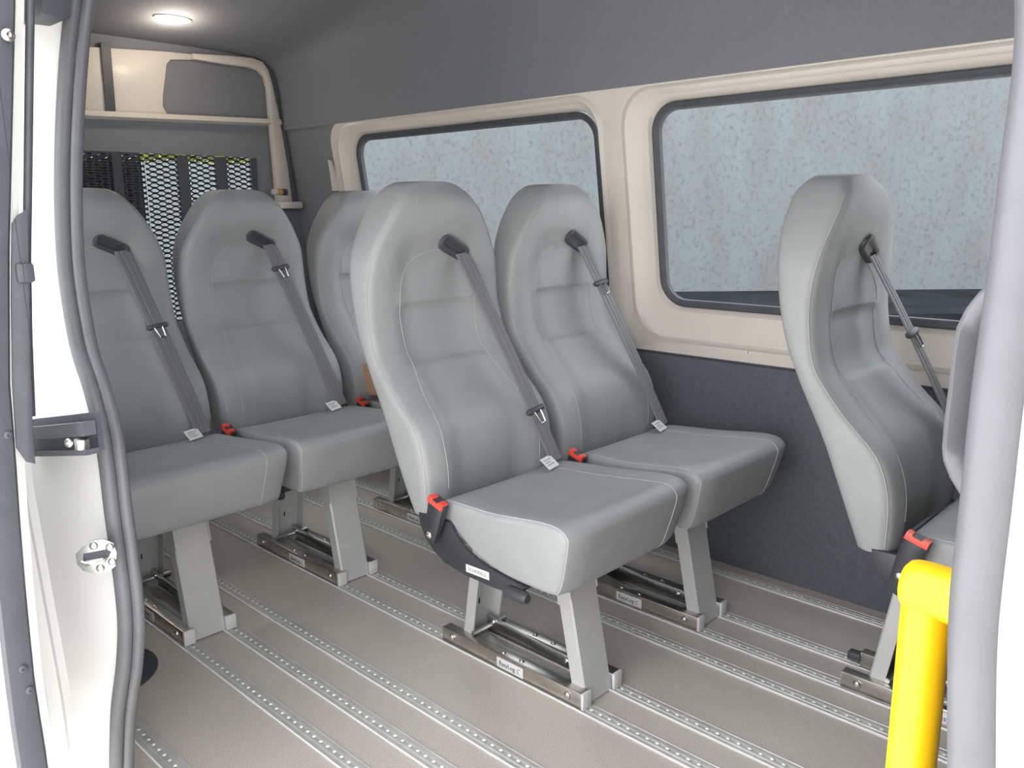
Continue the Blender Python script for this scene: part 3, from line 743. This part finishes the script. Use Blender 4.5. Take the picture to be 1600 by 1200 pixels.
for p in right[::4]+[Vector((right[-1].x, door_y(.3), .3)), Vector((right[-1].x, door_y(0), -.1))]:
    x, y, z = p
    R_.append([Vector((x+.030, y+.022, z)), Vector((x+.004, y+.012, z)), Vector((x+.006, y-.008, z)), Vector((x+.045, y-.045, z)), Vector((x+.055, y-.08, z)), Vector((x+.08, y-.09, z)), Vector((x+.30, y-.09, z))])
add_loft(bm, R_, closed=False, cap=False); struct(finish('wall_left_outer', bm, bodyw, smooth=35))
# header above the doorway (outside the frame) closes the roof edge
bm = bmesh.new(); add_loft(bm, [[Vector((X_REAR, door_y(z)-.09+.0, z)), Vector((X_FRONT, door_y(z)-.09, z)), Vector((X_FRONT, door_y(z)+.02, z)), Vector((X_REAR, door_y(z)+.02, z))] for z in (1.61, 1.8)]); struct(finish('wall_left_header', bm, bodyw, smooth=0))
bm = bmesh.new(); add_box(bm, (X_REAR, .38, 1.805), (X_FRONT, 2.25, 1.83)); struct(finish('ceiling_outer', bm, bodyw, smooth=0))

# striker plate with loop on the jamb
sp = on_door(152, 868, -.045)
stk = thing('door_striker', 'zinc striker plate with loop bolted to the white door jamb', 'striker', sp)
nrm = Vector((.80, -.60, 0)).normalized()
tgt = Vector((.60, .80, 0)).normalized()
def jp(a, b, c): return tgt*a + Vector((0, 0, b)) + nrm*c
oct_ = [(-.030, -.010), (-.022, -.022), (-.006, -.028), (.014, -.027), (.026, -.018), (.030, .004), (.026, .020), (.014, .027), (-.004, .026), (-.020, .016), (-.030, .006)]
bm = bmesh.new(); add_prism(bm, [jp(a, b, .0) for a, b in oct_], nrm*.004, .001); pl = finish('plate', bm, zinc, stk)
bm = bmesh.new(); add_prism(bm, [jp(a, b, .0042) for a, b in [(-.020, -.006), (.018, -.002), (.022, .006), (.016, .011), (-.018, .006)]], nrm*.0006); finish('slot', bm, gasket, stk, 0)
bm = bmesh.new(); add_tube(bm, [jp(-.017, -.004, .004), jp(-.017, -.004, .016), jp(-.010, -.005, .020), jp(.008, -.004, .020), jp(.014, -.003, .016), jp(.014, -.003, .004)], .0032, 8); finish('loop', bm, steel, stk)
for a, b in ((-.002, .018), (.004, -.019), (.021, .014), (.022, -.010)): bolt(stk, jp(a, b, .004), nrm, SCREW, 'rivet')

# sliding door, pushed back along the outside: only its leading edge shows
sl = thing('sliding_door', 'white sliding door standing open at the left edge, dark trim on its leading edge', 'door', (-1.2, .30, -.12))
def sl_p(p): return Vector(p) - Vector((-1.2, .30, -.12))
def edge_path(px, x): return [on_x(u, v, x) for u, v in px]
XE = -1.235
tout = edge_path([(-40, -60), (-40, 200), (-40, 500), (-38, 700), (-20, 850), (-6, 950), (4, 1040), (14, 1120), (26, 1200), (36, 1260)], XE)
tin = edge_path([(28, -60), (22, 200), (17, 400), (18, 600), (26, 700), (34, 820), (44, 940), (56, 1060), (68, 1140), (78, 1200), (84, 1260)], XE)
def at_z(path, z):
    P = sorted([(p.z, p.y) for p in path]); return interp(P, z)
zs = [-.02+.06*k for k in range(26)]
bm = bmesh.new()
R_ = []
for z in zs:
    a, b = at_z(tout, z), at_z(tin, z); b2 = b+.012
    xb_ = XE-1.15 if (z < .74 or z > 1.33) else XE-.16
    R_.append([sl_p((xb_, a, z)), sl_p((XE-.006, a, z)), sl_p((XE-.004, b, z)), sl_p((XE-.012, b2, z)), sl_p((xb_, b2, z))])
add_loft(bm, R_); bd = finish('door_body', bm, bodyw, sl, 35)
gy_ = (at_z(tout, 1.0)+at_z(tin, 1.0))/2
box('door_glass', sl_p((XE-1.15, gy_-.003, .70)), sl_p((XE-.15, gy_+.003, 1.36)), clearm, sl)  # unseen clear pane, added so daylight passes the open door
bm = bmesh.new(); R_ = []
for z in zs:
    a, b = at_z(tout, z), at_z(tin, z)
    R_.append([sl_p((XE-.004, a+.001, z)), sl_p((XE+.004, a+.005, z)), sl_p((XE+.006, (a+b)/2, z)), sl_p((XE+.004, b-.005, z)), sl_p((XE-.002, b-.001, z))])
add_loft(bm, R_); tr = finish('edge_trim', bm, doortrim, sl, 40)
for u, v in [(13, 680), (36, 1045), (47, 1078)]:
    p = on_x(u, v, XE+.006); bolt(tr, sl_p(p), (1, 0, 0), DARKSCREW, 'screw')
# rubber on the inner edge of the door, seen as a dark upright strip
dk = [(48, -40), (46, 100), (44, 250), (42, 400), (44, 520), (49, 650)]
bm = bmesh.new(); add_tube(bm, [sl_p(on_x(u, v, XE-.02)) for u, v in dk], .0055, 8); finish('door_rubber', bm, doortrim, sl, 50)
it = [on_x(u, v, XE-.001) for u, v in [(19, 350), (28, 336), (44, 326), (46, 425), (48, 560), (52, 690), (56, 725), (42, 722), (26, 700), (20, 600), (18, 470)]]
prism('inner_trim', [sl_p(p) for p in it], (-.004, 0, 0), doortrim, sl, .0008)
# upper bumper block and catch on the rubber
p = on_x(40, 425, XE); bm = bmesh.new(); add_box(bm, sl_p(p)+Vector((-.02, -.012, -.014)), sl_p(p)+Vector((.006, .010, .012)), .004); finish('bumper', bm, doortrim, sl)
p = on_x(12, 55, XE+.008); bolt(sl, sl_p(p), (1, 0, 0), BOLT, 'bolt')
# roller arm and guide rail recess in the jamb
ra = [on_door(u, v, -.07) for u, v in [(44, 688), (96, 685), (142, 682)]]
arm = thing('roller_arm', 'black roller arm carrying the sliding door, across the white jamb', 'door roller', ra[1])
def ar(p): return Vector(p) - ra[1]
def strip(name, pts, hz, th, m, z0=0., bev=.002):
    bm = bmesh.new(); add_loft(bm, [[ar(p)+Vector((0, -th, z0-hz)), ar(p)+Vector((0, th, z0-hz)), ar(p)+Vector((0, th, z0+hz)), ar(p)+Vector((0, -th, z0+hz))] for p in pts]); return finish(name, bm, m, arm, 30)
ext = [ra[0]+(ra[0]-ra[1])*.1, ra[1], ra[2]]
strip('guide_channel', [p + Vector((-.02, .02, 0)) for p in ext], .029, .004, doortrim)
strip('arm_plate', ext, .010, .008, doortrim, .012)
strip('lower_lip', ext, .004, .009, doortrim, -.022)
bm = bmesh.new(); c = ar(on_door(128, 690, -.075)); add_tube(bm, [c+Vector((0, 0, -.010)), c+Vector((0, 0, .004))], .010, 14); finish('roller', bm, zinc, arm)
bolt(arm, ar(on_door(108, 692, -.09)), (.5, -.8, 0), SCREW, 'bolt')
# upper guide block at the top of the jamb
p = on_door(68, 0, -.055); bm = bmesh.new(); add_box(bm, (p.x-.05, p.y-.02, p.z-.03), (p.x+.05, p.y+.02, p.z+.10), .004); o = finish('upper_guide', bm, doortrim); tag(o, 'dark guide block at the top of the white door jamb', 'guide block')

# yellow handrail
yp = .575; xp = on_y(1443, 1000, yp).x; top = on_y(1446, 919, yp).z
hr = thing('handrail', 'bright yellow vertical handrail with an elbow, standing beside the right-hand door pillar', 'handrail', (xp, yp, 0))
bm = bmesh.new(); add_tube(bm, [(0, 0, 0), (0, 0, .3), (0, 0, top-.006)], .0162, 24); finish('upright_tube', bm, yellow, hr, 60)
prof = [(-.0170, .006), (-.0160, .0125), (-.0130, .0165), (-.008, .0182), (.0, .0186), (.02, .0186), (.06, .0182), (.15, .0180)]
bm = bmesh.new(); add_tube(bm, [(a, -.02*max(0, a), top-.02*max(0, a)) for a, r_ in prof], [r_ for a, r_ in prof], 24); finish('elbow_fitting', bm, yellow, hr, 60)
bm = bmesh.new(); add_loft(bm, [[Vector((r*math.cos(2*math.pi*k/24), r*math.sin(2*math.pi*k/24), z)) for k in range(24)] for r, z in ((.034, 0), (.034, .004), (.020, .008), (.0175, .012))]); finish('floor_flange', bm, yellow, hr)

# rounded moulded panel fixed beside the door pillar
gp = .66
gl = [(1560, 428), (1540, 443), (1522, 458), (1503, 482), (1489, 510), (1482, 545), (1477, 600), (1470, 655), (1466, 700), (1468, 722), (1478, 748), (1492, 772), (1504, 790)]
pts = [on_y(u, v, gp) for u, v in gl]
ctr = Vector((pts[0].x+.08, gp, (pts[0].z+pts[-1].z)/2))
loop = pts + [Vector((pts[-1].x+.05, gp, pts[-1].z-.012)), Vector((pts[-1].x+.12, gp, pts[-1].z)), Vector((pts[0].x+.12, gp, pts[0].z+.0)), Vector((pts[0].x+.05, gp, pts[0].z+.012))]
gpn = thing('moulded_panel', 'rounded pale grey moulded panel beside the right-hand door pillar', 'panel', ctr)
def shrink(s, dy): return [Vector(((p.x-ctr.x)*s, dy, (p.z-ctr.z)*s)) for p in loop]
bm = bmesh.new(); add_loft(bm, [shrink(.96, .05), shrink(1.0, .045), shrink(1.0, .012), shrink(.985, .003), shrink(.95, .0), shrink(.87, .004), shrink(.80, .014), shrink(.74, .026), shrink(.3, .028)]); finish('shell', bm, moulded, gpn, 60)
bm = bmesh.new(); add_box(bm, (.05, -.02, -.03), (.19, .03, .03), .004); finish('bracket', bm, moulded, gpn)
bm = bmesh.new(); add_loft(bm, [[Vector((.06, ny(z)+.02, z)), Vector((-.02, ny(z)-.02, z)), Vector((-.02, ny(z)-.06, z)), Vector((.06, ny(z)-.06, z))] for z in (0, .6, 1.0, 1.4)]); struct(finish('trim_5', bm, moulded, None, 30))

# ------------------------------------------------------------------ outside
hd = Vector((-math.sin(YAW), math.cos(YAW), 0)); sdv = Vector((math.cos(YAW), math.sin(YAW), 0))
GZ = -.55
def quad(name, pts, m, th=.1):
    return prism(name, pts, (0, 0, -th), m, None, smooth=0)
c = hd*16.05
conc = prism('concrete_wall', [c + sdv*-26 + Vector((0, 0, GZ-.05)), c + sdv*26 + Vector((0, 0, GZ-.05)), c + sdv*26 + Vector((0, 0, 7)), c + sdv*-26 + Vector((0, 0, 7))], hd*.4, concm, None, smooth=0)
tag(conc, 'pale weathered concrete wall outside beyond the side windows', 'wall')
a = hd*16.2; b = hd*12.4; e = hd*4.3
def gr(name, p, q, m, z): return struct(quad(name, [p+sdv*-26+Vector((0, 0, z)), p+sdv*26+Vector((0, 0, z)), q+sdv*26+Vector((0, 0, z)), q+sdv*-26+Vector((0, 0, z))], m))
gr('ground_roadway', a, b, asph2, GZ); gr('ground_asphalt', b, e, asph, GZ)
struct(quad('ground_paving', [Vector((-30, -30, GZ-.02)), Vector((30, -30, GZ-.02)), Vector((30, 30, GZ-.02)), Vector((-30, 30, GZ-.02))], pave))
# low white wall, hedge and grass behind the van
o = box('garden_wall', (-12.3, 2.0, GZ), (-12, 7.4, 1.72), whitew); tag(o, 'white garden wall behind the van, glimpsed through the rear grille', 'wall')
bm = bmesh.new()
for k in range(2600):
    c = Vector((-13.0+random.uniform(-.5, .5), random.uniform(2.1, 7.3), random.uniform(1.2, 2.2)))
    n1 = Vector((random.gauss(0, 1), random.gauss(0, 1), random.gauss(0, 1))).normalized(); n2 = n1.orthogonal().normalized(); s_ = random.uniform(.05, .1)
    bm.faces.new([bm.verts.new(c+n1*s_), bm.verts.new(c+n2*s_*.5), bm.verts.new(c-n1*s_), bm.verts.new(c-n2*s_*.5)])
hg = thing('hedge', 'yellow green hedge above the white wall behind the van', 'hedge', (-13.0, 4.7, GZ))
o = finish('foliage', bm, leafm, hg, 0, loc=(13.0, -4.7, -GZ)); o['kind'] = 'stuff'
bm = bmesh.new()
for k in range(12):
    y = -2.4+.43*k; add_tube(bm, [(0, y, 0), (.05, y+.05, 1.0), (0, y, 2.2)], .04, 6)
finish('stems', bm, cardb, hg)
